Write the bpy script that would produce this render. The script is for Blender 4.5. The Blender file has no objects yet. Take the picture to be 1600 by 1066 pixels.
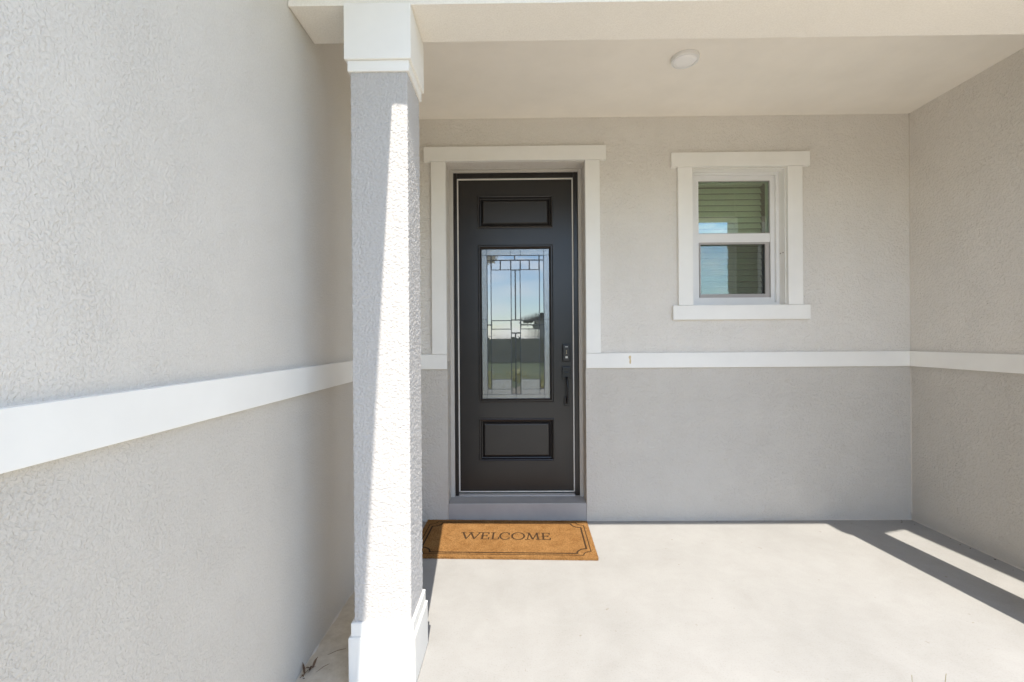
import bpy, bmesh, math, random
from mathutils import noise as fnoise
from mathutils import Vector, Matrix
random.seed(7)
S = bpy.context.scene
C = S.collection

# ------------------------------------------------------------------ camera
cam_d = bpy.data.cameras.new('camera'); cam = bpy.data.objects.new('camera', cam_d); C.objects.link(cam)
cam_d.sensor_width = 36; cam_d.lens = 711.0 * 36 / 1600
cam_d.shift_x = (800 - 798.67) / 1600; cam_d.shift_y = (529.97 - 533) / 1600
cam_d.clip_start = 0.02; cam_d.clip_end = 3000
ROLL, YAW, PITCH = -0.0074, 0.0091, -0.0003
R = Matrix.Rotation(YAW, 3, 'Z') @ Matrix.Rotation(PITCH, 3, 'X') @ Matrix.Rotation(-ROLL, 3, 'Y')
right, fwd, up = R @ Vector((1, 0, 0)), R @ Vector((0, 1, 0)), R @ Vector((0, 0, 1))
cam.matrix_world = Matrix(((right.x, up.x, -fwd.x, 0), (right.y, up.y, -fwd.y, 0), (right.z, up.z, -fwd.z, 1.3767), (0, 0, 0, 1)))
S.camera = cam

# ------------------------------------------------------------------ sky, sun, exposure
SUN = Vector((-0.09, 1.0, -1.49))
EL = math.atan2(1.49, math.hypot(0.09, 1.0)); AZ = math.atan2(0.09, -1.0)
world = bpy.data.worlds.new('World'); S.world = world; world.use_nodes = True
wn, wl = world.node_tree.nodes, world.node_tree.links
wn.clear()
sky = wn.new('ShaderNodeTexSky'); sky.sky_type = 'NISHITA'; sky.sun_disc = False
sky.sun_elevation = EL; sky.sun_rotation = AZ; sky.air_density = 1.0; sky.dust_density = 0.1; sky.ozone_density = 3.0
bg = wn.new('ShaderNodeBackground'); bg.inputs['Strength'].default_value = 0.118
wout = wn.new('ShaderNodeOutputWorld')
tc = wn.new('ShaderNodeTexCoord'); mp = wn.new('ShaderNodeMapping'); mp.inputs['Scale'].default_value = (1, 1, 2.6); mp.inputs['Location'].default_value = (2.1, 1.4, 0.3)
cn = wn.new('ShaderNodeTexNoise'); cn.inputs['Scale'].default_value = 6.0; cn.inputs['Detail'].default_value = 7; cn.inputs['Roughness'].default_value = 0.58
cr = wn.new('ShaderNodeValToRGB'); cr.color_ramp.elements[0].position = 0.47; cr.color_ramp.elements[1].position = 0.64
cr.color_ramp.elements[1].color = (0.75, 0.75, 0.75, 1)
mix = wn.new('ShaderNodeMix'); mix.data_type = 'RGBA'
mix.inputs['B'].default_value = (9.0, 9.2, 9.6, 1)
wl.new(tc.outputs['Generated'], mp.inputs['Vector']); wl.new(mp.outputs['Vector'], cn.inputs['Vector'])
wl.new(cn.outputs['Fac'], cr.inputs['Fac']); wl.new(cr.outputs['Color'], mix.inputs['Factor'])
wl.new(sky.outputs['Color'], mix.inputs['A']); wl.new(mix.outputs['Result'], bg.inputs['Color'])
wl.new(bg.outputs['Background'], wout.inputs['Surface'])
sun_d = bpy.data.lights.new('sun', 'SUN'); sun_d.energy = 2.5; sun_d.angle = math.radians(0.5); sun_d.color = (1.0, 0.94, 0.85)
sun = bpy.data.objects.new('sun', sun_d); C.objects.link(sun); sun.location = (0, -5, 12)
sun.rotation_euler = SUN.normalized().to_track_quat('-Z', 'Y').to_euler()
S.view_settings.view_transform = 'Standard'; S.view_settings.look = 'None'
S.view_settings.exposure = 1.66; S.view_settings.gamma = 1
S.render.engine = 'CYCLES'
S.cycles.max_bounces = 9; S.cycles.diffuse_bounces = 7; S.cycles.glossy_bounces = 3; S.cycles.transparent_max_bounces = 8

# ------------------------------------------------------------------ materials
def mat(name):
    m = bpy.data.materials.new(name); m.use_nodes = True
    return m, m.node_tree.nodes, m.node_tree.links, m.node_tree.nodes['Principled BSDF']
def noise(n, l, scale, detail=3, rough=0.5, dist=0.0, vec=None, stretch=None):
    t = n.new('ShaderNodeTexNoise'); t.inputs['Scale'].default_value = scale; t.inputs['Detail'].default_value = detail
    t.inputs['Roughness'].default_value = rough; t.inputs['Distortion'].default_value = dist
    c = n.new('ShaderNodeTexCoord'); src = c.outputs['Object']
    if stretch:
        mpn = n.new('ShaderNodeMapping'); mpn.inputs['Scale'].default_value = stretch
        l.new(src, mpn.inputs['Vector']); src = mpn.outputs['Vector']
    l.new(src, t.inputs['Vector']); return t.outputs['Fac']
def ramp(n, l, fac, p0, c0, p1, c1):
    r = n.new('ShaderNodeValToRGB'); e = r.color_ramp.elements
    e[0].position, e[1].position = p0, p1
    e[0].color = (*c0, 1) if len(c0) == 3 else c0; e[1].color = (*c1, 1) if len(c1) == 3 else c1
    l.new(fac, r.inputs['Fac']); return r.outputs['Color']
def math_(n, l, op, a, b):
    m = n.new('ShaderNodeMath'); m.operation = op
    for i, v in enumerate((a, b)):
        if isinstance(v, (int, float)): m.inputs[i].default_value = v
        else: l.new(v, m.inputs[i])
    return m.outputs[0]
def bump(n, l, h, strength, dist, nrm=None):
    b = n.new('ShaderNodeBump'); b.inputs['Strength'].default_value = strength; b.inputs['Distance'].default_value = dist
    l.new(h, b.inputs['Height'])
    if nrm: l.new(nrm, b.inputs['Normal'])
    return b.outputs['Normal']

def stucco(name, col, strength=1.0, depth=0.0017, scale=125, low=None):
    m, n, l, p = mat(name)
    a = noise(n, l, scale, 3, 0.6, 0.5)
    ar = ramp(n, l, a, 0.33, (0, 0, 0), 0.53, (1, 1, 1))
    f = noise(n, l, 240, 3, 0.6)
    mid = noise(n, l, 24, 2, 0.5)
    big = noise(n, l, 2.2, 4, 0.6)
    patch = ramp(n, l, noise(n, l, 6, 3, 0.6), 0.35, (0.55,) * 3, 0.65, (1, 1, 1))
    h = math_(n, l, 'ADD', math_(n, l, 'MULTIPLY', ar, patch), math_(n, l, 'ADD', math_(n, l, 'MULTIPLY', f, 0.6), math_(n, l, 'MULTIPLY', mid, 1.5)))
    l.new(bump(n, l, h, strength * 0.9, depth), p.inputs['Normal'])
    c = ramp(n, l, big, 0.3, tuple(c * 0.955 for c in col), 0.7, col)
    sp = ramp(n, l, noise(n, l, 21, 3, 0.65), 0.735, (1, 1, 1), 0.79, (0.80, 0.74, 0.66))
    mx = n.new('ShaderNodeMix'); mx.data_type = 'RGBA'; mx.blend_type = 'MULTIPLY'; mx.inputs['Factor'].default_value = 1
    if low is not None:      # two-tone paint: the darker tone below the belt trim
        tcz = n.new('ShaderNodeTexCoord'); sx = n.new('ShaderNodeSeparateXYZ'); l.new(tcz.outputs['Object'], sx.inputs[0])
        m2 = n.new('ShaderNodeMix'); m2.data_type = 'RGBA'; m2.blend_type = 'MULTIPLY'; l.new(math_(n, l, 'LESS_THAN', sx.outputs['Z'], 1.21), m2.inputs['Factor'])
        l.new(c, m2.inputs['A']); m2.inputs['B'].default_value = (low, low * 0.99, low * 0.975, 1); c = m2.outputs['Result']
    grit = ramp(n, l, noise(n, l, 150, 4, 0.7), 0.36, (0.93, 0.925, 0.92), 0.6, (1.0, 1.0, 1.0))
    m3 = n.new('ShaderNodeMix'); m3.data_type = 'RGBA'; m3.blend_type = 'MULTIPLY'; m3.inputs['Factor'].default_value = 1
    l.new(c, m3.inputs['A']); l.new(grit, m3.inputs['B']); c = m3.outputs['Result']
    l.new(c, mx.inputs['A']); l.new(sp, mx.inputs['B']); l.new(mx.outputs['Result'], p.inputs['Base Color'])
    p.inputs['Roughness'].default_value = 0.92; p.inputs['Specular IOR Level'].default_value = 0.25
    return m
WALLC_LIFTED = (0.78, 0.74, 0.68)  # same paint as the left wall, lightened to lift the deep shade
M = {}
M['stucco'] = stucco('stucco_greige', (0.70, 0.665, 0.61), low=0.88)
M['stucco_far'] = stucco('stucco_rough_lifted', WALLC_LIFTED, 1.0, 0.0036, 66, low=0.79)
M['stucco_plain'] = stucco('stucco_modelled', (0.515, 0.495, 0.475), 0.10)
M['stucco_ceiling'] = stucco('stucco_soft', (0.90, 0.86, 0.785), 0.45)

def paint(name, col, rough=0.5, grain=0.25, spec=0.4, vary=0.03):
    m, n, l, p = mat(name)
    g = noise(n, l, 30, 4, 0.6, 0, stretch=(3, 3, 3)); f = noise(n, l, 260, 2, 0.5)
    l.new(bump(n, l, math_(n, l, 'ADD', g, math_(n, l, 'MULTIPLY', f, 0.4)), grain, 0.0008), p.inputs['Normal'])
    l.new(ramp(n, l, noise(n, l, 3.5, 4, 0.6), 0.3, tuple(c * (1 - vary * 2) for c in col), 0.7, col), p.inputs['Base Color'])
    p.inputs['Roughness'].default_value = rough; p.inputs['Specular IOR Level'].default_value = spec
    return m
M['trim'] = paint('white_trim_paint', (0.87, 0.85, 0.80))
M['ceiling'] = paint('ceiling_paint', (0.91, 0.865, 0.785), 0.9, 0.35, 0.2)
M['vinyl'] = paint('white_vinyl', (0.80, 0.79, 0.77), 0.35, 0.05)
M['reveal'] = paint('greige_reveal_paint', (0.56, 0.525, 0.475), 0.8, 0.4, 0.2)
M['plastic'] = paint('white_plastic', (0.93, 0.92, 0.90), 0.4, 0.02)
M['grey_metal'] = paint('grey_aluminium', (0.42, 0.39, 0.37), 0.45, 0.05)
M['step'] = paint('painted_step_concrete', (0.40, 0.385, 0.375), 0.75, 0.8, 0.3, 0.08)
M['sealant'] = paint('sealant', (0.62, 0.57, 0.50), 0.7, 0.5, 0.3)
M['ochre'] = paint('ochre_filler', (0.66, 0.53, 0.32), 0.9, 0.4, 0.1)
M['dirt'] = paint('dark_speck', (0.09, 0.06, 0.035), 0.9, 0.4, 0.1)
M['black_metal'] = paint('black_metal', (0.006, 0.006, 0.007), 0.3, 0.05, 0.5)
M['came'] = paint('lead_came', (0.10, 0.105, 0.11), 0.35, 0.05, 0.6); M['came'].node_tree.nodes['Principled BSDF'].inputs['Metallic'].default_value = 0.6
M['strip'] = paint('weatherstrip', (0.80, 0.75, 0.68), 0.5, 0.02)

def door_paint(name, rough):
    m, n, l, p = mat(name)
    g = noise(n, l, 40, 5, 0.65, 0.3, stretch=(7, 7, 0.5))
    l.new(bump(n, l, g, 0.06, 0.0003), p.inputs['Normal'])
    l.new(ramp(n, l, noise(n, l, 5, 4, 0.6), 0.3, (0.014, 0.0115, 0.0105), 0.7, (0.018, 0.015, 0.0135)), p.inputs['Base Color'])
    l.new(ramp(n, l, noise(n, l, 9, 3, 0.6), 0.3, (rough - .01,) * 3, 0.7, (rough + .015,) * 3), p.inputs['Roughness'])
    p.inputs['Specular IOR Level'].default_value = 0.5
    return m
M['door'] = door_paint('espresso_door_paint', 0.31)

# floor: painted, lightly broomed concrete
m, n, l, p = mat('painted_concrete'); M['floor'] = m
a = noise(n, l, 1.7, 5, 0.6); b = noise(n, l, 70, 3, 0.6, 0, stretch=(0.5, 1.6, 1)); s = noise(n, l, 23, 2, 0.5)
col = ramp(n, l, a, 0.28, (0.310, 0.302, 0.287), 0.74, (0.355, 0.346, 0.330))
spk = ramp(n, l, s, 0.72, (1, 1, 1), 0.78, (0.74, 0.68, 0.60))
cl2 = ramp(n, l, noise(n, l, 7, 6, 0.7, 0.4), 0.30, (0.93, 0.925, 0.915), 0.62, (1, 1, 1))
pit = ramp(n, l, noise(n, l, 140, 3, 0.7), 0.30, (0.86, 0.855, 0.84), 0.46, (1, 1, 1))
for extra in (cl2, pit):
    mm = n.new('ShaderNodeMix'); mm.data_type = 'RGBA'; mm.blend_type = 'MULTIPLY'; mm.inputs['Factor'].default_value = 1
    l.new(col, mm.inputs['A']); l.new(extra, mm.inputs['B']); col = mm.outputs['Result']
mx = n.new('ShaderNodeMix'); mx.data_type = 'RGBA'; mx.blend_type = 'MULTIPLY'; mx.inputs['Factor'].default_value = 1
l.new(col, mx.inputs['A']); l.new(spk, mx.inputs['B']); l.new(mx.outputs['Result'], p.inputs['Base Color'])
l.new(bump(n, l, b, 0.35, 0.0012), p.inputs['Normal']); p.inputs['Roughness'].default_value = 0.72; p.inputs['Specular IOR Level'].default_value = 0.3

m, n, l, p = mat('lifted_shade_concrete'); M['lifted_shade'] = m  # porch floor colour made paler and warmer, brightening its shade
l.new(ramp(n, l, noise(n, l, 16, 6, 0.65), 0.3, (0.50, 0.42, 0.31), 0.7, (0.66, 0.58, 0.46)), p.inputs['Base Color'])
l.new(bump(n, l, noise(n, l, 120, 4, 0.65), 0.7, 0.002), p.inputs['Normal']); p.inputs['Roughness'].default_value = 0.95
m, n, l, p = mat('walk_concrete'); M['walk'] = m
l.new(ramp(n, l, noise(n, l, 3, 5, 0.6), 0.3, (0.50, 0.475, 0.43), 0.7, (0.56, 0.535, 0.485)), p.inputs['Base Color'])
l.new(bump(n, l, noise(n, l, 90, 3), 0.4, 0.002), p.inputs['Normal']); p.inputs['Roughness'].default_value = 0.9
m, n, l, p = mat('lawn'); M['lawn'] = m
l.new(ramp(n, l, noise(n, l, 1.3, 8, 0.7), 0.3, (0.05, 0.075, 0.022), 0.7, (0.11, 0.135, 0.045)), p.inputs['Base Color']); p.inputs['Roughness'].default_value = 1
m, n, l, p = mat('asphalt'); M['asphalt'] = m
l.new(ramp(n, l, noise(n, l, 20, 6, 0.7), 0.3, (0.045, 0.045, 0.046), 0.7, (0.065, 0.065, 0.066)), p.inputs['Base Color']); p.inputs['Roughness'].default_value = 0.9
for nm_, c0_, c1_ in (('stone', (0.42, 0.34, 0.25), (0.74, 0.65, 0.52)), ('mulch', (0.06, 0.045, 0.03), (0.50, 0.44, 0.34))):
  m, n, l, p = mat(nm_ + '_bed'); M[nm_] = m
  vo = n.new('ShaderNodeTexVoronoi'); vo.inputs['Scale'].default_value = 14; c = n.new('ShaderNodeTexCoord'); l.new(c.outputs['Object'], vo.inputs['Vector'])
  l.new(ramp(n, l, vo.outputs['Color'], 0.1, c0_, 0.9, c1_), p.inputs['Base Color'])
  l.new(bump(n, l, vo.outputs['Distance'], 1, -0.04), p.inputs['Normal']); p.inputs['Roughness'].default_value = 0.9
def leafmat(name, c0, c1):
    m, n, l, p = mat(name)
    oi = n.new('ShaderNodeObjectInfo')
    l.new(ramp(n, l, noise(n, l, 9, 3), 0.3, c0, 0.7, c1), p.inputs['Base Color']); p.inputs['Roughness'].default_value = 0.6
    return m
M['leaf'] = leafmat('leaf_green', (0.11, 0.115, 0.07), (0.17, 0.165, 0.10))
M['leaf_yellow'] = leafmat('leaf_yellow_green', (0.36, 0.34, 0.05), (0.55, 0.45, 0.10))
M['straw'] = leafmat('straw_blade', (0.36, 0.30, 0.13), (0.48, 0.40, 0.19))
M['dry'] = leafmat('dry_leaf', (0.07, 0.035, 0.015), (0.17, 0.09, 0.04))
M['shingle'] = paint('roof_shingle', (0.075, 0.07, 0.068), 0.95, 1, 0.1, 0.15)
M['house'] = paint('house_paint', (0.42, 0.40, 0.37), 0.9, 0.5, 0.1)
M['darkroom'] = paint('dim_interior', (0.25, 0.23, 0.21), 0.9, 0.1, 0.1)

# coir mat
m, n, l, p = mat('coir'); M['coir'] = m
f = noise(n, l, 420, 3, 0.7); g = noise(n, l, 10, 5, 0.65); h = noise(n, l, 120, 3, 0.6)
base = ramp(n, l, g, 0.32, (0.245, 0.125, 0.045), 0.70, (0.33, 0.185, 0.075))
fib = ramp(n, l, math_(n, l, 'ADD', math_(n, l, 'MULTIPLY', f, 0.5), math_(n, l, 'MULTIPLY', h, 0.5)), 0.36, (0.45, 0.38, 0.30), 0.62, (1.3, 1.26, 1.15))
mx = n.new('ShaderNodeMix'); mx.data_type = 'RGBA'; mx.blend_type = 'MULTIPLY'; mx.inputs['Factor'].default_value = 1
l.new(base, mx.inputs['A']); l.new(fib, mx.inputs['B']); l.new(mx.outputs['Result'], p.inputs['Base Color'])
l.new(bump(n, l, math_(n, l, 'ADD', f, h), 1.0, 0.004), p.inputs['Normal']); p.inputs['Roughness'].default_value = 1; p.inputs['Specular IOR Level'].default_value = 0.1
m, n, l, p = mat('mat_print'); M['print'] = m
l.new(ramp(n, l, noise(n, l, 380, 3, 0.7), 0.38, (0.018, 0.012, 0.009), 0.74, (0.13, 0.07, 0.03)), p.inputs['Base Color'])
l.new(bump(n, l, noise(n, l, 420, 3, .7), 1.0, 0.003), p.inputs['Normal']); p.inputs['Roughness'].default_value = 1; p.inputs['Specular IOR Level'].default_value = 0.1

# glass
def glass(name, tint, refl, rough, kind, haze=0.0):
    m = bpy.data.materials.new(name); m.use_nodes = True; n, l = m.node_tree.nodes, m.node_tree.links; n.clear()
    out = n.new('ShaderNodeOutputMaterial'); tr = n.new('ShaderNodeBsdfTransparent'); tr.inputs['Color'].default_value = (*tint, 1)
    gl = n.new('ShaderNodeBsdfGlossy'); gl.inputs['Roughness'].default_value = rough; gl.inputs['Color'].default_value = (0.95, 0.98, 1.0, 1)
    lw = n.new('ShaderNodeFresnel'); lw.inputs['IOR'].default_value = 1.5
    fac = math_(n, l, 'ADD', lw.outputs[0], refl - 0.04)
    mx = n.new('ShaderNodeMixShader'); l.new(fac, mx.inputs[0]); l.new(tr.outputs[0], mx.inputs[1]); l.new(gl.outputs[0], mx.inputs[2])
    nrm = None
    if kind == 'reed':
        wv = n.new('ShaderNodeTexWave'); wv.wave_type = 'BANDS'; wv.bands_direction = 'X'; wv.inputs['Scale'].default_value = 28; wv.inputs['Distortion'].default_value = 0.15
        c = n.new('ShaderNodeTexCoord'); l.new(c.outputs['Object'], wv.inputs['Vector']); nrm = bump(n, l, wv.outputs['Fac'], 0.12, 0.0003)
    elif kind == 'grain':
        nrm = bump(n, l, noise(n, l, 240, 2), 0.7, 0.0012)
    elif kind == 'wavy':
        nrm = bump(n, l, noise(n, l, 11, 2, 0.5, 1.2), 0.05, 0.004)
    elif kind == 'slight':
        nrm = bump(n, l, noise(n, l, 25, 2), 0.3, 0.0006)
    if nrm: l.new(nrm, gl.inputs['Normal'])
    last = mx.outputs[0]
    if haze:                 # pale diffuse haze mixed in to lift the dark door glass
        df = n.new('ShaderNodeBsdfDiffuse'); df.inputs['Color'].default_value = (0.72, 0.75, 0.73, 1)
        m2 = n.new('ShaderNodeMixShader'); m2.inputs[0].default_value = haze; l.new(last, m2.inputs[1]); l.new(df.outputs[0], m2.inputs[2]); last = m2.outputs[0]
    l.new(last, out.inputs['Surface']); return m
M['g_reed'] = glass('reeded_glass', (0.5, 0.53, 0.5), 0.20, 0.02, 'reed', 0.09)
M['g_clear'] = glass('bevelled_glass', (0.55, 0.6, 0.58), 0.20, 0.01, 'slight', 0.06)
M['g_grain'] = glass('granite_glass', (0.5, 0.55, 0.53), 0.22, 0.10, 'grain', 0.14)
M['g_win'] = glass('window_glass', (0.87, 0.95, 0.83), 0.15, 0.0, None)
M['g_win_low'] = glass('window_glass_film', (0.80, 0.88, 0.74), 0.21, 0.01, 'wavy')
m = bpy.data.materials.new('insect_screen'); m.use_nodes = True; n, l = m.node_tree.nodes, m.node_tree.links; p = n['Principled BSDF']
p.inputs['Base Color'].default_value = (0.05, 0.05, 0.05, 1); tr = n.new('ShaderNodeBsdfTransparent'); mx = n.new('ShaderNodeMixShader'); mx.inputs[0].default_value = 0.18
l.new(tr.outputs[0], mx.inputs[1]); l.new(p.outputs[0], mx.inputs[2]); l.new(mx.outputs[0], n['Material Output'].inputs['Surface']); M['screen'] = m
M['blind'] = paint('blind_slat', (0.82, 0.80, 0.75), 0.6, 0.05)
M['key'] = paint('pale_key', (0.6, 0.6, 0.55), 0.4, 0.02)

# ------------------------------------------------------------------ mesh helpers
def wloc(o):
    v = Vector((0, 0, 0))
    while o: v += Vector(o.location); o = o.parent
    return v
def obj(name, bm, material, parent=None, smooth=False):
    if parent is not None: bmesh.ops.translate(bm, verts=bm.verts, vec=-wloc(parent))
    bmesh.ops.recalc_face_normals(bm, faces=bm.faces)
    me = bpy.data.meshes.new(name); bm.to_mesh(me); bm.free()
    me.materials.append(M[material] if isinstance(material, str) else material)
    if smooth:
        for f in me.polygons: f.use_smooth = True
    o = bpy.data.objects.new(name, me); C.objects.link(o)
    if parent is not None: o.parent = parent
    return o
def thing(name, label, cat, loc=(0, 0, 0), group=None):
    o = bpy.data.objects.new(name, None); C.objects.link(o); o.location = loc; o.empty_display_size = 0.1
    o['label'] = label; o['category'] = cat
    if group: o['group'] = group
    return o
def tag(o, label, cat, group=None):
    o['label'] = label; o['category'] = cat
    if group: o['group'] = group
    return o
def struct(o, kind='structure'):
    o['kind'] = kind; return o
def box(bm, x0, x1, y0, y1, z0, z1, bev=0.0, seg=2):
    vs = [bm.verts.new(v) for v in ((x0, y0, z0), (x1, y0, z0), (x1, y1, z0), (x0, y1, z0), (x0, y0, z1), (x1, y0, z1), (x1, y1, z1), (x0, y1, z1))]
    fs = [bm.faces.new([vs[i] for i in q]) for q in ((0, 3, 2, 1), (4, 5, 6, 7), (0, 1, 5, 4), (1, 2, 6, 5), (2, 3, 7, 6), (3, 0, 4, 7))]
    if bev:
        es = list({e for f in fs for e in f.edges})
        bmesh.ops.bevel(bm, geom=es, offset=bev, segments=seg, affect='EDGES', profile=0.6)
    return bm
def B(*a, **k): return box(bmesh.new(), *a, **k)
def prism(bm, pts, axis, a0, a1):
    """extrude a 2D outline along an axis; pts given in the two other axes, in xyz order"""
    def P(p, a):
        q = list(p); q.insert('xyz'.index(axis), a); return q
    A = [bm.verts.new(P(p, a0)) for p in pts]; Bv = [bm.verts.new(P(p, a1)) for p in pts]
    k = len(pts)
    bm.faces.new(A); bm.faces.new(Bv[::-1])
    for i in range(k): bm.faces.new((A[i], A[(i + 1) % k], Bv[(i + 1) % k], Bv[i]))
    return bm
def tube(bm, pts, rads, k=10):
    rings = []
    pts = [Vector(p) for p in pts]
    for i, p in enumerate(pts):
        d = (pts[min(i + 1, len(pts) - 1)] - pts[max(i - 1, 0)]).normalized()
        u = d.cross(Vector((1, 0, 0.01))).normalized(); v = d.cross(u)
        r = rads[i] if isinstance(rads, (list, tuple)) else rads
        rings.append([bm.verts.new(p + u * r * math.cos(2 * math.pi * j / k) + v * r * math.sin(2 * math.pi * j / k)) for j in range(k)])
    for a, b in zip(rings, rings[1:]):
        for j in range(k): bm.faces.new((a[j], a[(j + 1) % k], b[(j + 1) % k], b[j]))
    bm.faces.new(rings[0]); bm.faces.new(rings[-1][::-1]); return bm
def slab_holes(bm, xs, zs, holes, y0, y1):
    """a wall or door sheet in the xz plane from y0 to y1 with rectangular openings; holes = set of (i,j) cells left out"""
    V = {}
    def v(i, j, s):
        if (i, j, s) not in V: V[i, j, s] = bm.verts.new((xs[i], (y0, y1)[s], zs[j]))
        return V[i, j, s]
    nx, nz = len(xs) - 1, len(zs) - 1
    solid = lambda i, j: 0 <= i < nx and 0 <= j < nz and (i, j) not in holes
    for i in range(nx):
        for j in range(nz):
            if not solid(i, j): continue
            for s in (0, 1): bm.faces.new((v(i, j, s), v(i + 1, j, s), v(i + 1, j + 1, s), v(i, j + 1, s)))
            for (di, dj), e in {(-1, 0): ((i, j), (i, j + 1)), (1, 0): ((i + 1, j), (i + 1, j + 1)), (0, -1): ((i, j), (i + 1, j)), (0, 1): ((i, j + 1), (i + 1, j + 1))}.items():
                if not solid(i + di, j + dj): bm.faces.new((v(*e[0], 0), v(*e[1], 0), v(*e[1], 1), v(*e[0], 1)))
    return bm
def rings(bm, x0, x1, z0, z1, prof, cap=True):
    """nested rectangles: prof = [(inset, y)], the last one capped: mouldings and raised panels"""
    L = []
    for ins, y in prof:
        L.append([bm.verts.new(q) for q in ((x0 + ins, y, z0 + ins), (x1 - ins, y, z0 + ins), (x1 - ins, y, z1 - ins), (x0 + ins, y, z1 - ins))])
    for a, b in zip(L, L[1:]):
        for j in range(4): bm.faces.new((a[j], a[(j + 1) % 4], b[(j + 1) % 4], b[j]))
    if cap: bm.faces.new(L[-1])
    return bm

# ------------------------------------------------------------------ ground and setting
XL, XR, YW, ZC = -0.898, 2.962, 3.437, 3.043
g = bmesh.new(); box(g, -400, 400, -400, 400, -0.6, -0.13); struct(obj('ground', g, 'lawn'))
fl = bmesh.new(); box(fl, XL, XR, 1.60, YW, -0.4, 0.0, 0.006); struct(obj('porch_floor', fl, 'floor'))
struct(obj('walkway', B(XL + 0.03, 1.05, -2.2, 1.594, -0.3, -0.10, bev=0.008), 'walk'))
struct(obj('driveway', B(-8, -1.3, -14, -2.75, -0.3, -0.105, bev=0.008), 'walk'))
struct(obj('planting_bed', B(-1.2, 6.2, -6.4, -2.25, -0.3, -0.09), 'mulch'))
struct(obj('stone_strip', B(1.06, 6.2, -2.24, 1.59, -0.3, -0.095), 'stone'))
struct(obj('lifted_shade_strip', B(XL + 0.002, -0.668, 1.602, YW - 0.3, 0.0, 0.003), 'lifted_shade'))  # same floor beside the column, its shade lifted by a paler colour
struct(obj('ceiling', B(XL, XR, 2.046, YW, ZC, ZC + 0.03), 'ceiling'))

# ------------------------------------------------------------------ walls
ew = thing('entry_wall', 'greige stucco wall facing the camera, around the dark door and window', 'wall', (0.5, YW, 0))
DX0, DX1, DZ1 = -0.514, 0.530, 2.712
WX0, WX1, WZ0, WZ1 = 1.333, 2.040, 1.615, 2.650
w = slab_holes(bmesh.new(), [XL - 0.2, DX0, DX1, WX0, WX1, XR + 0.2], [-0.3, 0.0, WZ0, WZ1, DZ1, 3.3], {(1, 1), (1, 2), (1, 3), (3, 2)}, YW, YW + 0.22)
obj('wall_face', w, 'stucco_far', ew)
BT0, BT1 = 1.153, 1.264
for x0, x1 in ((XL + 0.0235, DX0 - 0.001), (DX1 + 0.001, XR - 0.0235)):
    obj('belt_trim', B(x0, x1, YW - 0.021, YW + 0.002, BT0, BT1, bev=0.002), 'trim', ew)
# worn spot on the belt trim
fk = bmesh.new()
pts = [(0.842, 1.236), (0.850, 1.247), (0.866, 1.249), (0.872, 1.238), (0.868, 1.22), (0.872, 1.20), (0.868, 1.178), (0.856, 1.175), (0.85, 1.19), (0.853, 1.212)]
pts = [(0.857 + (x - 0.857) * 0.62, 1.214 + (z - 1.212) * 0.85) for x, z in pts]
prism(fk, pts, 'y', YW - 0.0222, YW - 0.0205); o = obj('worn_spot', fk, 'ochre', ew); o['label'] = 'small ochre worn spot on the white belt trim'

lw_ = thing('garage_side_wall', 'long pale stucco side wall left of the column, with a white belt', 'wall', (XL, 0, 0))
obj('wall_face', B(XL - 0.2, XL, -2.6, YW - 0.001, -0.3, 3.3), 'stucco', lw_)
obj('belt_trim', B(XL - 0.002, XL + 0.021, -2.6, YW - 0.002, BT0, BT1, bev=0.002), 'trim', lw_)
rw = thing('porch_end_wall', 'greige stucco wall closing the porch at the right edge of the photo', 'wall', (XR, 2, 0))
obj('wall_face', B(XR, XR + 0.2, 1.0, YW - 0.001, -0.3, 3.3), 'stucco_far', rw)
obj('belt_trim', B(XR - 0.021, XR + 0.002, 1.0, YW - 0.002, BT0, BT1, bev=0.002), 'trim', rw)
# uneven sealant beads where walls meet floor and each other
def bead(path, r, parent, jit):
    n_ = 60; a, b = Vector(path[0]), Vector(path[1])
    pts = [a.lerp(b, i / n_) for i in range(n_ + 1)]
    obj('sealant_bead', tube(bmesh.new(), pts, [max(0.0012, r + random.uniform(-jit, jit)) for _ in pts], 6), 'sealant', parent, True)
bead(((DX1 + 0.02, YW, 0.0), (XR, YW, 0.0)), 0.004, ew, 0.002)
bead(((XR - 0.001, 1.6, 0.0), (XR - 0.001, YW, 0.0)), 0.004, rw, 0.002)
bead(((XL, 1.6, 0.0), (XL, YW, 0.0)), 0.006, lw_, 0.004)
bead(((XR, YW, 0.02), (XR, YW, ZC)), 0.004, rw, 0.001)

# ------------------------------------------------------------------ beam, columns
bm_ = thing('porch_beam', 'stucco beam spanning the top of the porch above the column', 'beam', (1, 1.9, 2.712))
obj('beam_body', B(XL + 0.001, XR - 0.001, 1.812, 2.045, 2.713, 3.08, bev=0.004), 'stucco_ceiling', bm_)
obj('drip_edge', B(XL + 0.002, XR - 0.002, 1.806, 1.8135, 2.709, 2.733, bev=0.002), 'stucco_ceiling', bm_)

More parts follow.
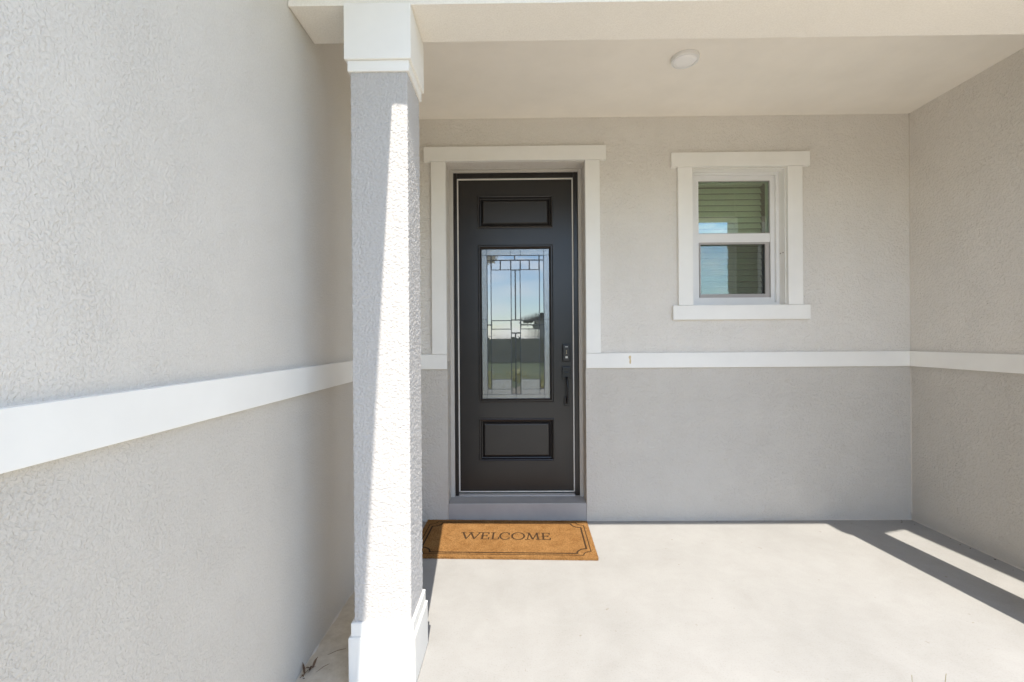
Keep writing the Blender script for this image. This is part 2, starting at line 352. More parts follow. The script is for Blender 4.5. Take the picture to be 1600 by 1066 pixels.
def column(cx, label):
    t = thing('porch_column', label, 'column', (cx, 1.9275, 0), 'porch columns')
    h = 0.114; yc = 1.9275
    if cx > 0:
        obj('shaft', B(cx - h, cx + h, yc - h, yc + h, 0.001, 2.7125, bev=0.005), 'stucco', t)
    else:
        b = bmesh.new(); st = 0.0042; k = int(2 * h / st); nz = int(2.36 / st); per = []
        for i in range(k): per.append((-h + 2 * h * i / k, -h, 0, -1))
        for i in range(k): per.append((h, -h + 2 * h * i / k, 1, 0))
        for i in range(k): per.append((h - 2 * h * i / k, h, 0, 1))
        for i in range(k): per.append((-h, h - 2 * h * i / k, -1, 0))
        rows = []
        for j in range(nz + 1):
            z = 0.17 + 2.36 * j / nz; row = []
            for (px, py, ax, ay) in per:
                P = Vector((px, py, z)); a = fnoise.noise(P * 118) * 0.6 + fnoise.noise(P * 230) * 0.4
                e = max(-0.0015, min(0.0012, a * 0.0040)) + fnoise.noise(P * 420) * 0.0004
                if abs(px) > h - .003 and abs(py) > h - .003: ax, ay = (math.copysign(.7, px), math.copysign(.7, py)); e -= 0.002
                row.append(b.verts.new((cx + px + ax * e, yc + py + ay * e, z)))
            rows.append(row)
        m4 = len(per)
        for r0, r1 in zip(rows, rows[1:]):
            for i in range(m4): b.faces.new((r0[i], r0[(i + 1) % m4], r1[(i + 1) % m4], r1[i]))
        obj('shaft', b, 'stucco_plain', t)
    def collar(a, z0, z1, bev):
        b = bmesh.new()
        rings_ = slab = None
        box(b, cx - h - a, cx + h + a, yc - h - a, yc + h + a, z0, z1, bev); return b
    cp = obj('capital', collar(0.0185, 2.490, 2.7112, 0.0025), 'trim', t)
    obj('capital_band', collar(0.0085, 2.446, 2.4895, 0.0025), 'trim', cp)
    bs = obj('base', collar(0.0185, 0.0015, 0.196, 0.0035), 'trim', t)
    obj('base_band', collar(0.0105, 0.1965, 0.250, 0.0035), 'trim', bs)
    return t
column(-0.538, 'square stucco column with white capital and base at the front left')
column(2.562, 'square stucco column near the porch end wall, out at the right')

# ------------------------------------------------------------------ roof (casts the porch shade)
EX, EY, EZ = -0.439, 1.300, 3.08
rf = bpy.data.objects.new('roof', None); C.objects.link(rf); struct(rf)
b = bmesh.new(); prism(b, [(-7, -3.0), (EX, -3.0), (EX, EY), (3.9, EY), (3.9, 9.0), (-7, 9.0)], 'z', EZ + 0.001, EZ + 0.16); obj('soffit', b, 'trim', rf)
b = bmesh.new()
caster_outline = [(2.475, EY - 0.001), (2.476, 1.16), (2.492, 1.125), (2.541, 1.07), (2.60, 1.065), (2.70, 1.105), (2.804, 1.149), (2.97, 1.20), (3.2, 1.22), (3.2, EY - 0.001)]
prism(b, caster_outline, 'z', EZ + 0.002, EZ + 0.12); obj('eave_shadow_caster', b, 'trim', rf)  # unseen block, outline shaped to cast the stepped floor shadow at right
b = bmesh.new()
for v4 in (((EX, -3), (EX, EY)), ((EX, EY), (3.9, EY))):
    pass
prism(b, [(-7.0, EZ + 0.17), (EX, EZ + 0.17), (-3.7, EZ + 1.6)], 'y', -3.0, 9.0); obj('roof_slope', b, 'shingle', rf)
b = bmesh.new(); prism(b, [(EY, EZ + 0.165), (9, EZ + 0.165), (5.1, EZ + 1.9)], 'x', EX + 0.01, 3.9); obj('roof_slope', b, 'shingle', rf)
# house body behind the walls so that no light leaks in
hb = bmesh.new(); slab_holes(hb, [XL - 0.2, XR + 0.2], [-0.3, 3.3], set(), 7.0, 7.1)
ir = bmesh.new()
box(ir, XL - 0.19, XR + 0.19, YW + 0.9, YW + 0.95, -0.3, 3.08)
box(ir, XL - 0.19, XR + 0.19, YW + 0.221, YW + 0.899, 3.0, 3.079)
box(ir, XL - 0.19, XR + 0.19, YW + 0.221, YW + 0.899, -0.3, -0.01)
box(ir, XL - 0.19, XL - 0.1, YW + 0.221, YW + 0.899, -0.009, 2.999); box(ir, XR + 0.1, XR + 0.19, YW + 0.221, YW + 0.899, -0.009, 2.999)
box(ir, 0.9, 1.0, YW + 0.221, YW + 0.899, -0.009, 2.999)
hb.free(); struct(obj('interior_shell', ir, 'darkroom'))

# ------------------------------------------------------------------ ceiling light
cl = thing('ceiling_light', 'flat round white disc light on the porch ceiling', 'light', (1.022, 2.717, ZC))
def lathe(prof, cx, cy, k=48):
    b = bmesh.new(); L = []
    for r, z in prof: L.append([b.verts.new((cx + r * math.cos(2 * math.pi * j / k), cy + r * math.sin(2 * math.pi * j / k), z)) for j in range(k)])
    for a, c in zip(L, L[1:]):
        for j in range(k): b.faces.new((a[j], a[(j + 1) % k], c[(j + 1) % k], c[j]))
    b.faces.new(L[-1]); return b
obj('trim_ring', lathe([(0.080, ZC - 0.0005), (0.080, ZC - 0.018), (0.077, ZC - 0.024), (0.068, ZC - 0.026), (0.066, ZC - 0.022), (0.06, ZC - 0.022)], 1.022, 2.717), 'vinyl', cl, False)
obj('diffuser', lathe([(0.0655, ZC - 0.0225), (0.060, ZC - 0.0265), (0.04, ZC - 0.028), (0.01, ZC - 0.0285)], 1.022, 2.717), 'plastic', cl, True)

# ------------------------------------------------------------------ front door
d = thing('front_door', 'dark espresso entry door with leaded glass, set in a cream frame', 'door', (0.008, 3.55, 0.133))
# casing boards on the wall
obj('casing_header', B(-0.678, 0.689, YW - 0.030, YW + 0.002, 2.714, 2.822, bev=0.003), 'trim', d)
obj('casing_side', B(-0.625, -0.5155, YW - 0.0255, YW + 0.002, BT1 + 0.002, 2.7125, bev=0.002), 'trim', d)
obj('casing_side', B(0.5315, 0.641, YW - 0.0255, YW + 0.002, BT1 + 0.002, 2.7125, bev=0.002), 'trim', d)
# stucco return lining (greige), set in the opening
JX0, JX1, JT = -0.482, 0.500, 2.688
rb = bmesh.new()
box(rb, DX0 + 0.001, JX0, 3.575, 3.60, 0.134, DZ1 - 0.001, 0.002); box(rb, JX1, DX1 - 0.001, 3.575, 3.60, 0.134, DZ1 - 0.001, 0.002)
box(rb, JX0 + 0.0005, JX1 - 0.0005, 3.576, 3.60, JT, DZ1 - 0.002, 0.002); obj('brick_mould', rb, 'reveal', d)
# step
sb = bmesh.new(); prism(sb, [(YW + 0.003, 0.0015), (YW + 0.003, 0.126), (YW + 0.007, 0.132), (3.60, 0.139), (3.70, 0.139), (3.70, 0.0015)], 'x', DX0 + 0.002, DX1 - 0.002)
tag(obj('door_step', sb, 'step'), 'painted grey concrete step under the dark entry door', 'step')
# dark frame
for x0, x1 in ((JX0 + 0.001, -0.4535), (0.4635, JX1 - 0.001)):
    obj('jamb', B(x0, x1, 3.590, 3.68, 0.140, JT - 0.0005, bev=0.004), 'door', d)
obj('head_jamb', B(-0.453, 0.463, 3.590, 3.68, 2.648, JT - 0.001, bev=0.004), 'door', d)
for x0, x1 in ((-0.453, -0.4445), (0.4545, 0.463)):
    obj('weatherstrip', B(x0, x1, 3.599, 3.66, 0.168, 2.6375, bev=0.002), 'strip', d)
obj('weatherstrip', B(-0.453, 0.463, 3.6005, 3.66, 2.638, 2.6475, bev=0.002), 'strip', d)
th = bmesh.new(); prism(th, [(3.575, 0.1395), (3.578, 0.148), (3.60, 0.154), (3.66, 0.156), (3.66, 0.1395)], 'x', -0.4525, 0.4625); obj('threshold', th, 'grey_metal', d)
obj('bottom_sweep', B(-0.443, 0.453, 3.603, 3.62, 0.158, 0.1645, bev=0.001), 'black_metal', d)
obj('sweep_strip', B(-0.443, 0.453, 3.601, 3.62, 0.165, 0.171, bev=0.001), 'strip', d)
LX0, LX1, LZ0, LZ1 = -0.444, 0.454, 0.172, 2.637
PX0, PX1 = -0.292, 0.302
lf = slab_holes(bmesh.new(), [LX0, PX0, PX1, LX1], [LZ0, 0.410, 0.745, 0.874, 2.123, 2.254, 2.512, LZ1], {(1, 1), (1, 3), (1, 5)}, 3.610, 3.655)
obj('door_leaf', lf, 'door', d)
for z0, z1 in ((0.410, 0.745), (2.254, 2.512)):
    obj('raised_panel', rings(bmesh.new(), PX0, PX1, z0, z1, [(0.0, 3.612), (0.001, 3.600), (0.007, 3.597), (0.013, 3.600), (0.020, 3.622), (0.026, 3.624), (0.044, 3.609), (0.048, 3.608)]), 'door', d)
gx0, gx1, gz0, gz1 = -0.263, 0.272, 0.900, 2.090
obj('lite_frame', rings(bmesh.new(), PX0, PX1, 0.874, 2.123, [(0.0, 3.612), (0.001, 3.603), (0.008, 3.598), (0.016, 3.598), (0.021, 3.604), (0.027, 3.610), (0.0295, 3.618), (0.0295, 3.64)], cap=False), 'door', d)
# leaded glass, pixel pattern mapped to the lite
def gx(u): return gx0 + (u - 48) / (470 - 48) * (gx1 - gx0)
def gz(v): return gz1 - (v - 80) / (1000 - 80) * (gz1 - gz0)
panes = [(48, 80, 80, 117, 'g'), (80, 228, 80, 117, 'g'), (228, 290, 80, 117, 'g'), (290, 438, 80, 117, 'g'), (438, 470, 80, 117, 'g'),
    (80, 107, 117, 147, 'c'), (107, 255, 117, 147, 'c'), (255, 408, 117, 147, 'c'), (408, 438, 117, 147, 'c'),
    (107, 165, 147, 207, 'c'), (165, 230, 147, 207, 'c'), (230, 290, 147, 207, 'c'), (290, 347, 147, 207, 'c'), (347, 408, 147, 207, 'c'),
    (48, 80, 117, 512, 'g'), (48, 80, 512, 572, 'g'), (48, 80, 572, 972, 'g'), (48, 80, 972, 1000, 'g'),
    (438, 470, 117, 512, 'g'), (438, 470, 512, 572, 'g'), (438, 470, 572, 972, 'g'), (438, 470, 972, 1000, 'g'),
    (80, 107, 147, 545, 'c'), (80, 107, 545, 940, 'c'), (80, 107, 940, 972, 'g'), (408, 438, 147, 545, 'c'), (408, 438, 545, 940, 'c'), (408, 438, 940, 972, 'g'),
    (107, 230, 207, 517, 'r'), (107, 230, 517, 572, 'c'), (107, 230, 572, 880, 'r'), (107, 230, 880, 940, 'g'), (107, 230, 940, 972, 'g'),
    (230, 258, 207, 515, 'c'), (258, 290, 207, 515, 'c'), (230, 290, 515, 595, 'c'), (230, 258, 595, 972, 'c'), (258, 290, 595, 972, 'c'),
    (290, 408, 207, 517, 'r'), (290, 408, 517, 545, 'c'), (290, 408, 545, 572, 'c'), (290, 408, 572, 880, 'r'), (290, 408, 880, 940, 'g'), (290, 408, 940, 972, 'g'),
    (80, 258, 972, 1000, 'g'), (258, 438, 972, 1000, 'g')]
caming = bmesh.new(); ci = 0
for u0, u1, v0, v1, k in panes:
    x0, x1, z0, z1 = gx(u0), gx(u1), gz(v1), gz(v0)
    b = bmesh.new()
    e = 0.004 if k != 'r' else 0.0
    tilt = random.uniform(-1, 1) * 0.003 * (x1 - x0); tz = random.uniform(-1, 1) * 0.002 * (z1 - z0)
    if k == 'c':
        rings(b, x0, x1, z0, z1, [(0.0005, 3.628), (0.0006, 3.6255), (min(0.005, (x1 - x0) * .25, (z1 - z0) * .25), 3.6235)])
        for v in b.verts: v.co.y += tilt * (v.co.x - x0) / (x1 - x0) + tz * (v.co.z - z0) / (z1 - z0)
    else:
        rings(b, x0, x1, z0, z1, [(0.0005, 3.628), (0.0006, 3.624)])
    obj('pane', b, {'c': 'g_clear', 'g': 'g_grain', 'r': 'g_reed'}[k], d)
    # came bars on the right and lower edges, staggered so that no faces coincide
    q = 0.0015; ci += 1; yo = 3.6195 + (ci % 7) * 0.00013
    if u1 < 470: box(caming, x1 - q, x1 + q, yo, 3.6285, z0, z1)
    if v1 < 1000: box(caming, x0, x1, yo + 0.0011, 3.6283, z0 - q, z0 + q)
    if (u0, v0) in ((230, 595), (258, 595)): box(caming, x0, x1, yo + 0.0004, 3.6282, z1 - q, z1 + q)
obj('caming', caming, 'came', d)
# keypad lock
kp = obj('keypad_lock', B(0.371, 0.433, 3.586, 3.6105, 1.195, 1.332, bev=0.008, seg=3), 'black_metal', d)
obj('keypad_face', B(0.379, 0.425, 3.5835, 3.5865, 1.205, 1.322, bev=0.001), 'door', kp)
obj('status_bar', B(0.391, 0.413, 3.582, 3.584, 1.309, 1.314), 'key', kp)
for i, zz in enumerate((1.279, 1.262)):
    obj('key', B(0.399, 0.405, 3.582, 3.584, zz - 0.003, zz + 0.003), 'ochre', kp)
obj('thumb_key', B(0.393, 0.411, 3.5815, 3.584, 1.222, 1.238, bev=0.0005), 'key', kp)
# handle set
hd = obj('door_handle', B(0.367, 0.434, 3.592, 3.6105, 1.056, 1.156, bev=0.006, seg=3), 'black_metal', d)
obj('thumb_latch', B(0.386, 0.416, 3.565, 3.593, 1.104, 1.110, bev=0.002), 'black_metal', hd)
obj('lower_rosette', B(0.381, 0.422, 3.594, 3.6105, 0.846, 0.915, bev=0.006, seg=3), 'black_metal', hd)
gp = []; gr = []
for i in range(17):
    t = i / 16; z = 1.07 - t * 0.205
    gp.append((0.402 + 0.004 * math.sin(t * math.pi), 3.592 - 0.050 * math.sin(min(1, t * 1.05 + 0.05) * math.pi) ** 0.55, z)); gr.append(0.0095 - 0.003 * math.sin(t * math.pi))
obj('grip', tube(bmesh.new(), gp, gr, 12), 'black_metal', hd, True)

# ------------------------------------------------------------------ window
wd = thing('window', 'small white single-hung window with cream trim beside the door', 'window', (1.69, YW, WZ0))
obj('casing_header', B(1.176, 2.205, YW - 0.030, YW + 0.002, 2.652, 2.759, bev=0.003), 'trim', wd)
obj('casing_side', B(1.225, 1.3325, YW - 0.0255, YW + 0.002, 1.6185, 2.6505, bev=0.002), 'trim', wd)
obj('casing_side', B(2.0405, 2.150, YW - 0.0255, YW + 0.002, 1.6185, 2.6505, bev=0.002), 'trim', wd)
obj('casing_sill', B(1.181, 2.2015, YW - 0.030, YW + 0.002, 1.510, 1.617, bev=0.003), 'trim', wd)
rv = slab_holes(bmesh.new(), [WX0 + 0.0005, WX0 + 0.006, WX1 - 0.006, WX1 - 0.0005], [WZ0 + 0.0005, WZ0 + 0.006, WZ1 - 0.006, WZ1 - 0.0005], {(1, 1)}, YW + 0.003, YW + 0.215)
obj('reveal_lining', rv, 'trim', wd)
FY = 3.535
fr = slab_holes(bmesh.new(), [WX0 + 0.0065, 1.425, 1.978, WX1 - 0.0065], [WZ0 + 0.0065, 1.684, 2.588, WZ1 - 0.0065], {(1, 1)}, FY, FY + 0.075)
obj('frame', fr, 'vinyl', wd)
# stepped outer lip of the frame
lp = slab_holes(bmesh.new(), [WX0 + 0.0066, WX0 + 0.032, WX1 - 0.032, WX1 - 0.0066], [WZ0 + 0.0066, WZ0 + 0.030, WZ1 - 0.026, WZ1 - 0.0066], {(1, 1)}, FY - 0.022, FY - 0.0005)
obj('frame_lip', lp, 'vinyl', wd)
obj('meeting_rail', B(1.4255, 1.9775, FY + 0.004, FY + 0.05, 2.112, 2.180, bev=0.003), 'vinyl', wd)
gb = slab_holes(bmesh.new(), [1.4255, 1.4285, 1.9745, 1.9775], [2.1805, 2.184, 2.584, 2.5875], {(1, 1)}, FY + 0.008, FY + 0.02); obj('glazing_bead', gb, 'grey_metal', wd)
def tilted(x0, x1, y0, y1, z0, z1, k):
    b = B(x0, x1, y0, y1, z0, z1)
    for v in b.verts: v.co.y -= k * (v.co.x - (x0 + x1) / 2)
    return b
obj('upper_pane', tilted(1.4256, 1.9774, FY + 0.026, FY + 0.030, 2.1808, 2.5874, 0.012), 'g_win', wd)
sc = slab_holes(bmesh.new(), [1.431, 1.441, 1.940, 1.9715], [1.6850, 1.712, 2.097, 2.1115], {(1, 1)}, FY + 0.006, FY + 0.018); sf = obj('screen_frame', sc, 'grey_metal', wd)
obj('screen_mesh', B(1.4405, 1.9405, FY + 0.012, FY + 0.0125, 1.7115, 2.0975), 'screen', sf)
obj('lower_pane', tilted(1.4256, 1.9774, FY + 0.036, FY + 0.040, 1.6845, 2.1115, 0.008), 'g_win_low', wd)
for x, y in ((WX1 - 0.0066, YW + 0.028), (WX1 - 0.0066, YW + 0.062)):
    b = bmesh.new(); bmesh.ops.create_icosphere(b, subdivisions=2, radius=0.004, matrix=Matrix.Translation((x, y, 2.015))); obj('screw_plug', b, 'dirt', wd)
# blind inside
bl = thing('window_blind', 'closed horizontal slat blind hanging inside the small window', 'blind', (1.69, 3.70, 2.64))
obj('headrail', B(1.35, 2.0, 3.685, 3.735, 2.60, 2.66, bev=0.003), 'blind', bl)
sl0 = None
for i in range(20):
    z = 2.565 - i * 0.0475
    if sl0 is None:
        b = bmesh.new(); c0 = math.radians(62); hw = 0.0265
        pr = []
        for s in range(5):
            t = -1 + s * 0.5; yy = 3.71 + t * hw * math.cos(c0); zz = t * hw * math.sin(c0) + 0.003 * (1 - t * t)
            pr.append((yy, z + zz))
        prism(b, pr + [(y + 0.0022, zz - 0.001) for y, zz in pr[::-1]], 'x', 1.353, 1.998)
        sl0 = obj('slat', b, 'blind', bl)
    else:
        o = sl0.copy(); C.objects.link(o); o.parent = bl; o.location = (0, random.uniform(-.001, .001), -i * 0.0475); o.rotation_euler = (random.uniform(-.02, .02), 0, 0)
for x in (1.46, 1.78):
    obj('ladder_cord', tube(bmesh.new(), [(x, 3.692, 1.64), (x, 3.691, 2.1), (x, 3.692, 2.60)], 0.0022, 6), 'blind', bl)

# ------------------------------------------------------------------ door mat
ang = -0.030
MT = Vector((-0.082, 3.128, 0.0)); MW, MD, MH = 0.596, 0.290, 0.015
dm = thing('doormat', 'tan coir doormat reading WELCOME in front of the entry door', 'doormat', MT); 
def mp_(x, y, z):
    c, s = math.cos(ang), math.sin(ang); return (MT.x + x * c - y * s, MT.y + x * s + y * c, z)
b = bmesh.new(); nx, ny = 260, 128; V = {}
for i in range(nx + 1):
    for j in range(ny + 1):
        ex = 0.0016 if i in (0, nx) else 0; ey = 0.0016 if j in (0, ny) else 0
        V[i, j] = b.verts.new(mp_(-MW + 2 * MW * i / nx + random.uniform(-ex, ex), -MD + 2 * MD * j / ny + random.uniform(-ey, ey), MH + random.uniform(-0.0011, 0.0009)))
for i in range(nx):
    for j in range(ny): b.faces.new((V[i, j], V[i + 1, j], V[i + 1, j + 1], V[i, j + 1]))
per = [(i, 0) for i in range(nx)] + [(nx, j) for j in range(ny)] + [(i, ny) for i in range(nx, 0, -1)] + [(0, j) for j in range(ny, 0, -1)]
low = [b.verts.new((V[k].co.x, V[k].co.y, 0.001)) for k in per]
for i in range(len(per)):
    j = (i + 1) % len(per); b.faces.new((V[per[i]], V[per[j]], low[j], low[i]))
obj('coir_pile', b, 'coir', dm)
b = bmesh.new()
for i in range(9000):
    if i % 4 == 0:
        e = random.choice((0, 1, 2, 3)); t = random.uniform(-1, 1)
        x, y = ((t * MW, -MD), (t * MW, MD), (-MW, t * MD), (MW, t * MD))[e]; z = random.uniform(.003, MH)
    else: x, y, z = random.uniform(-MW, MW), random.uniform(-MD, MD), MH
    a = random.uniform(0, 6.28); ln = random.uniform(.004, .010); wd_ = 0.0008
    dx, dy = math.cos(a), math.sin(a)
    b.faces.new((b.verts.new(mp_(x - dy * wd_, y + dx * wd_, z)), b.verts.new(mp_(x + dy * wd_, y - dx * wd_, z)), b.verts.new(mp_(x + dx * ln, y + dy * ln, max(.002, z + random.uniform(-.002, .0035))))))
struct(obj('loose_fibres', b, 'coir', dm), 'stuff')
def ribbon(bm, pts, w, z=MH + 0.0012, closed=False):
    """flat printed stroke of width w through 2D mat points"""
    P = [Vector((p[0], p[1])) for p in pts]; k = len(P); L = []
    for i in range(k):
        a = P[i - 1] if (i > 0 or closed) else None; c = P[(i + 1) % k] if (i < k - 1 or closed) else None
        d1 = (P[i] - a).normalized() if a is not None else None; d2 = (c - P[i]).normalized() if c is not None else None
        if d1 is None: d1 = d2
        if d2 is None: d2 = d1
        nn = Vector((-(d1 + d2).y, (d1 + d2).x)).normalized(); cs = max(0.4, nn.dot(Vector((-d1.y, d1.x))))
        o = nn * (w / 2 / cs)
        L.append((bm.verts.new(mp_(P[i].x + o.x, P[i].y + o.y, z)), bm.verts.new(mp_(P[i].x - o.x, P[i].y - o.y, z))))
    for i in range(k if closed else k - 1):
        j = (i + 1) % k; bm.faces.new((L[i][0], L[j][0], L[j][1], L[i][1]))
def notched(hx, hy, r):
    pts = []
    for cx, cy, a0 in ((hx, hy, 270), (-hx, hy, 0), (-hx, -hy, 90), (hx, -hy, 180)):
        arc = [(cx + r * math.cos(math.radians(a0 - t)), cy + r * math.sin(math.radians(a0 - t))) for t in range(0, 91, 15)]
        pts += arc
    return pts
pb = bmesh.new()
ribbon(pb, notched(0.562, 0.254, 0.052), 0.0065, closed=True)
obj('outer_border_line', pb, 'print', dm)
pb = bmesh.new(); ribbon(pb, notched(0.537, 0.231, 0.066), 0.0115, closed=True); obj('inner_border_line', pb, 'print', dm)
# letters, drawn as serif strokes; each letter one printed part
TH, thin, thick, ser = 0.102, 0.0080, 0.0125, 0.0080
Y0 = -0.036
def letter(ch, x, w):
    b = bmesh.new(); t, y0, y1 = TH, Y0, Y0 + TH
    S_ = lambda a, c, wd: ribbon(b, [a, c], wd, z=MH + 0.0012 + random.uniform(0, 0.0004))
    def serif(px, py, hw=0.017): S_((px - hw, py), (px + hw, py), ser)
    if ch == 'W':
        S_((x, y1), (x + w * .27, y0), thick); S_((x + w * .27, y0), (x + w * .5, y1), thin); S_((x + w * .46, y1), (x + w * .73, y0), thick); S_((x + w * .73, y0), (x + w, y1), thin)
        for q in (0, .48, 1): serif(x + w * q, y1)
    elif ch == 'E':
        S_((x + .012, y0), (x + .012, y1), thick)
        for q, ww in ((y0, w), (y1, w * .93), ((y0 + y1) / 2, w * .7)): S_((x, q), (x + ww, q), ser)
        S_((x + w - .003, y0), (x + w - .003, y0 + .028), ser); S_((x + w * .92 - .003, y1), (x + w * .92 - .003, y1 - .026), ser); S_((x + w * .7, (y0 + y1) / 2 - .013), (x + w * .7, (y0 + y1) / 2 + .013), ser)
    elif ch == 'L':
        S_((x + .014, y0), (x + .014, y1), thick); S_((x, y0), (x + w, y0), ser); serif(x + .014, y1); S_((x + w - .003, y0), (x + w - .003, y0 + .032), ser)
    elif ch in 'CO':
        cx, cy, rx, ry = x + w / 2, (y0 + y1) / 2, w / 2, t / 2 + .004
        a0, a1 = (0, 360) if ch == 'O' else (48, 312)
        k = 36; ang_ = [math.radians(a0 + (a1 - a0) * i / k) for i in range(k + 1)]
        Lq = []
        for a in ang_:
            hw = (thin + (thick - thin) * abs(math.cos(a))) / 2
            Lq.append([b.verts.new(mp_(cx + (rx + s * hw) * math.cos(a), cy + (ry + s * hw) * math.sin(a), MH + 0.0013)) for s in (-1, 1)])
        for p_, q_ in zip(Lq, Lq[1:]): b.faces.new((p_[0], q_[0], q_[1], p_[1]))
        if ch == 'C': S_((x + w * .86, y1 - .038), (x + w * .86, y1), ser); S_((x + w * .86, y0 + .03), (x + w * .9, y0 + .012), ser)
    elif ch == 'M':
        S_((x + .012, y0), (x + .022, y1), thin); S_((x + .022, y1), (x + w * .5, y0), thick); S_((x + w * .5, y0), (x + w - .022, y1), thin); S_((x + w - .022, y1), (x + w - .012, y0), thick)
        serif(x + .012, y0); serif(x + w - .012, y0); S_((x, y1), (x + .03, y1), ser); S_((x + w - .03, y1), (x + w, y1), ser)
    obj('printed_letter', b, 'print', dm)
xx = -0.295
for ch, w in (('W', .118), ('E', .060), ('L', .056), ('C', .072), ('O', .084), ('M', .098), ('E', .062)):
    letter(ch, xx, w); xx += w + 0.0105 - (0.004 if ch == 'L' else 0)

# ------------------------------------------------------------------ small litter on the floor
def blade_strip(bm, p0, p1, w, bend=0.0, seg=5, twist=0.0):
    p0, p1 = Vector(p0), Vector(p1); dd = p1 - p0
    side = dd.cross(Vector((0, 0, 1))); side = side.normalized() if side.length > 1e-5 else Vector((1, 0, 0))
    side = Matrix.Rotation(twist, 3, dd.normalized()) @ side
    L = []
    for i in range(seg + 1):
        t = i / seg; c = p0.lerp(p1, t) + Vector((0, 0, bend * math.sin(t * math.pi))); h = w * (0.35 + 0.65 * math.sin(math.pi * min(1, t * 1.1 + 0.05))) * (1 - t * .55)
        L.append((bm.verts.new(c - side * h), bm.verts.new(c + side * h)))
    for a, c in zip(L, L[1:]): bm.faces.new((a[0], c[0], c[1], a[1]))
lt = thing('dry_sprig', 'dry brown leaf sprig on the floor by the left wall', 'leaf litter', (-0.862, 1.86, 0.0))
b = bmesh.new(); tube(b, [(-0.885, 1.84, 0.006), (-0.868, 1.875, 0.012), (-0.850, 1.905, 0.007)], [0.0014, 0.0012, 0.0008], 6); obj('stem', b, 'dry', lt)
for i in range(8):
    q = Vector((-0.875 + i * 0.003 + random.uniform(-.006, .006), 1.845 + i * 0.007, 0.008))
    a = random.choice((0.3, 0.9, 1.6, 2.4, 3.6, 5.4)) + random.uniform(-.3, .3); ln = random.uniform(0.022, 0.05)
    b = bmesh.new(); blade_strip(b, q, q + Vector((math.cos(a) * ln * .7, math.sin(a) * ln, random.uniform(.006, .03))), 0.0065, 0.006, 5, random.uniform(-1, 1)); obj('leaf', b, 'dry', lt)
for i, (a, c, lab) in enumerate((((-0.835, 1.875), (-0.800, 1.925), 'pale dry straw lying beside the brown leaf sprig'), ((-0.735, 2.035), (-0.700, 2.03), 'short brown needle on the floor beside the column base'), ((-0.83, 1.98), (-0.765, 2.02), 'faint long straw on the floor between wall and column base'))):
    b = bmesh.new(); tube(b, [(a[0], a[1], 0.003), ((a[0] + c[0]) / 2, (a[1] + c[1]) / 2 + .006, 0.004), (c[0], c[1], 0.003)], 0.0008, 6); tag(obj('dry_straw', b, 'dry'), lab, 'straw')
gr_ = bmesh.new()
for i in range(46):
    side = random.random()
    if side < .45: x, y = XL + random.uniform(.01, .2) ** 1, random.uniform(1.7, 2.6)
    elif side < .8: x, y = XR - random.uniform(.012, .07), random.uniform(1.9, 3.4)
    else: x, y = random.uniform(1.4, 2.9), YW - random.uniform(.01, .05)
    r = random.uniform(.0015, .004); bmesh.ops.create_icosphere(gr_, subdivisions=1, radius=r, matrix=Matrix.Translation((x, y, r * .5)) @ Matrix.Diagonal((1.5, 1, .6, 1)))
struct(tag(obj('floor_grit', gr_, 'dirt'), 'tiny dark grit specks along the foot of the walls', 'grit'), 'stuff')
# ornamental grass at the slab edge; only two blade tips reach into the picture
og = thing('grass_tuft', 'two straw-coloured grass blade tips at the bottom edge of the photo', 'grass', (1.26, 1.42, -0.13))
tips = [((1.225, 1.40, -0.13), (1.203, 1.40, 0.342)), ((1.25, 1.40, -0.13), (1.307, 1.40, 0.346))]
for k in range(16):
    a = random.uniform(0, 6.28); r = random.uniform(.05, .2)
    tips.append(((1.25 + random.uniform(-.04, .04), 1.38 + random.uniform(-.04, .04), -0.13), (1.25 + r * math.cos(a), 1.36 - abs(r * math.sin(a)), random.uniform(.02, .16))))
for a, c in tips:
    b = bmesh.new(); blade_strip(b, a, c, 0.006, 0.0, 6); obj('blade', b, 'straw', og)

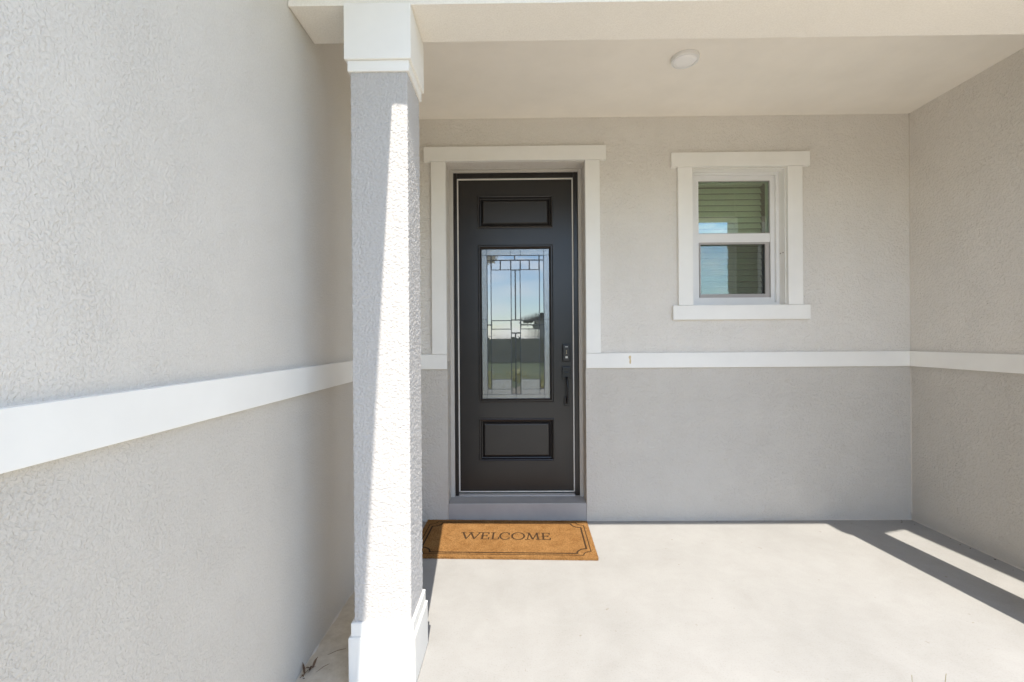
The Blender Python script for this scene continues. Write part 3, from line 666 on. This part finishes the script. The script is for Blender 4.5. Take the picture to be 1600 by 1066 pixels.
# ------------------------------------------------------------------ what the glass reflects: bed plants, hedge, opposite house
def shrub(x, y, h, r, material, label, nl=120):
    t = thing('bed_plant', label, 'plant', (x, y, -0.09), 'plants in the stone bed')
    b = bmesh.new()
    for i in range(nl):
        a = random.uniform(0, 6.28); e = random.uniform(.1, 1); q = Vector((x + math.cos(a) * r * e * .6, y + math.sin(a) * r * e * .6, -0.09 + h * random.uniform(.1, .8)))
        blade_strip(b, q, q + Vector((math.cos(a) * r * .5, math.sin(a) * r * .5, h * random.uniform(.05, .3))), 0.018, 0.02, 4, random.uniform(-1, 1))
    obj('foliage', b, material, t); obj('stem', tube(bmesh.new(), [(x, y, -0.12), (x, y, -0.09 + h * .6)], [.012, .006], 6), 'dry', t)
for i, (x, y, h, r, mm, lab) in enumerate(((-0.9, -6.6, .45, .4, 'leaf_yellow', 'leftmost yellow-green plant mirrored low in the door glass'), (0.05, -6.7, .55, .45, 'leaf_yellow', 'middle yellow-green plant mirrored low in the door glass'), (1.0, -6.6, .45, .4, 'leaf_yellow', 'rightmost yellow-green plant mirrored low in the door glass'), (-0.5, -5.4, .34, .34, 'leaf_yellow', 'small left yellow-green plant low in the door glass reflection'), (0.55, -5.3, .34, .34, 'leaf_yellow', 'small right yellow-green plant low in the door glass reflection'))): shrub(x, y, h, r, mm, lab)
hg = thing('hedge', 'dark clipped hedge mirrored in the door glass', 'hedge', (0, -22, -0.13))
b = bmesh.new()
for i in range(5200):
    x, y, z = random.uniform(-30, 30), -22 + random.uniform(-.5, .5), random.uniform(-.1, 1.55 + .12 * math.sin(i))
    a = random.uniform(0, 6.28); blade_strip(b, (x, y, z), (x + .25 * math.cos(a), y + .2 * math.sin(a), z + random.uniform(-.1, .15)), 0.09, 0.02, 2, random.uniform(-1, 1))
box(b, -30, 30, -22.4, -21.7, -0.12, 1.4); obj('foliage', b, 'leaf', hg)
oh = thing('opposite_house', 'low house with a dark sloping roof mirrored in the door glass', 'house', (9, -34, -0.13))
obj('wall', B(2.0, 18, -42, -32, -0.13, 3.04), 'house', oh)
b = bmesh.new(); prism(b, [(0.5, 3.05), (19.5, 3.05), (10, 5.85)], 'y', -42.6, -31.4); obj('roof', b, 'shingle', oh)
for x in (4.5, 9, 13.5):
    w_ = obj('window_frame', B(x - .65, x + .65, -32.0, -31.95, .9, 2.1), 'trim', oh); obj('pane', B(x - .55, x + .55, -31.95, -31.93, 1.0, 2.0), 'black_metal', w_)
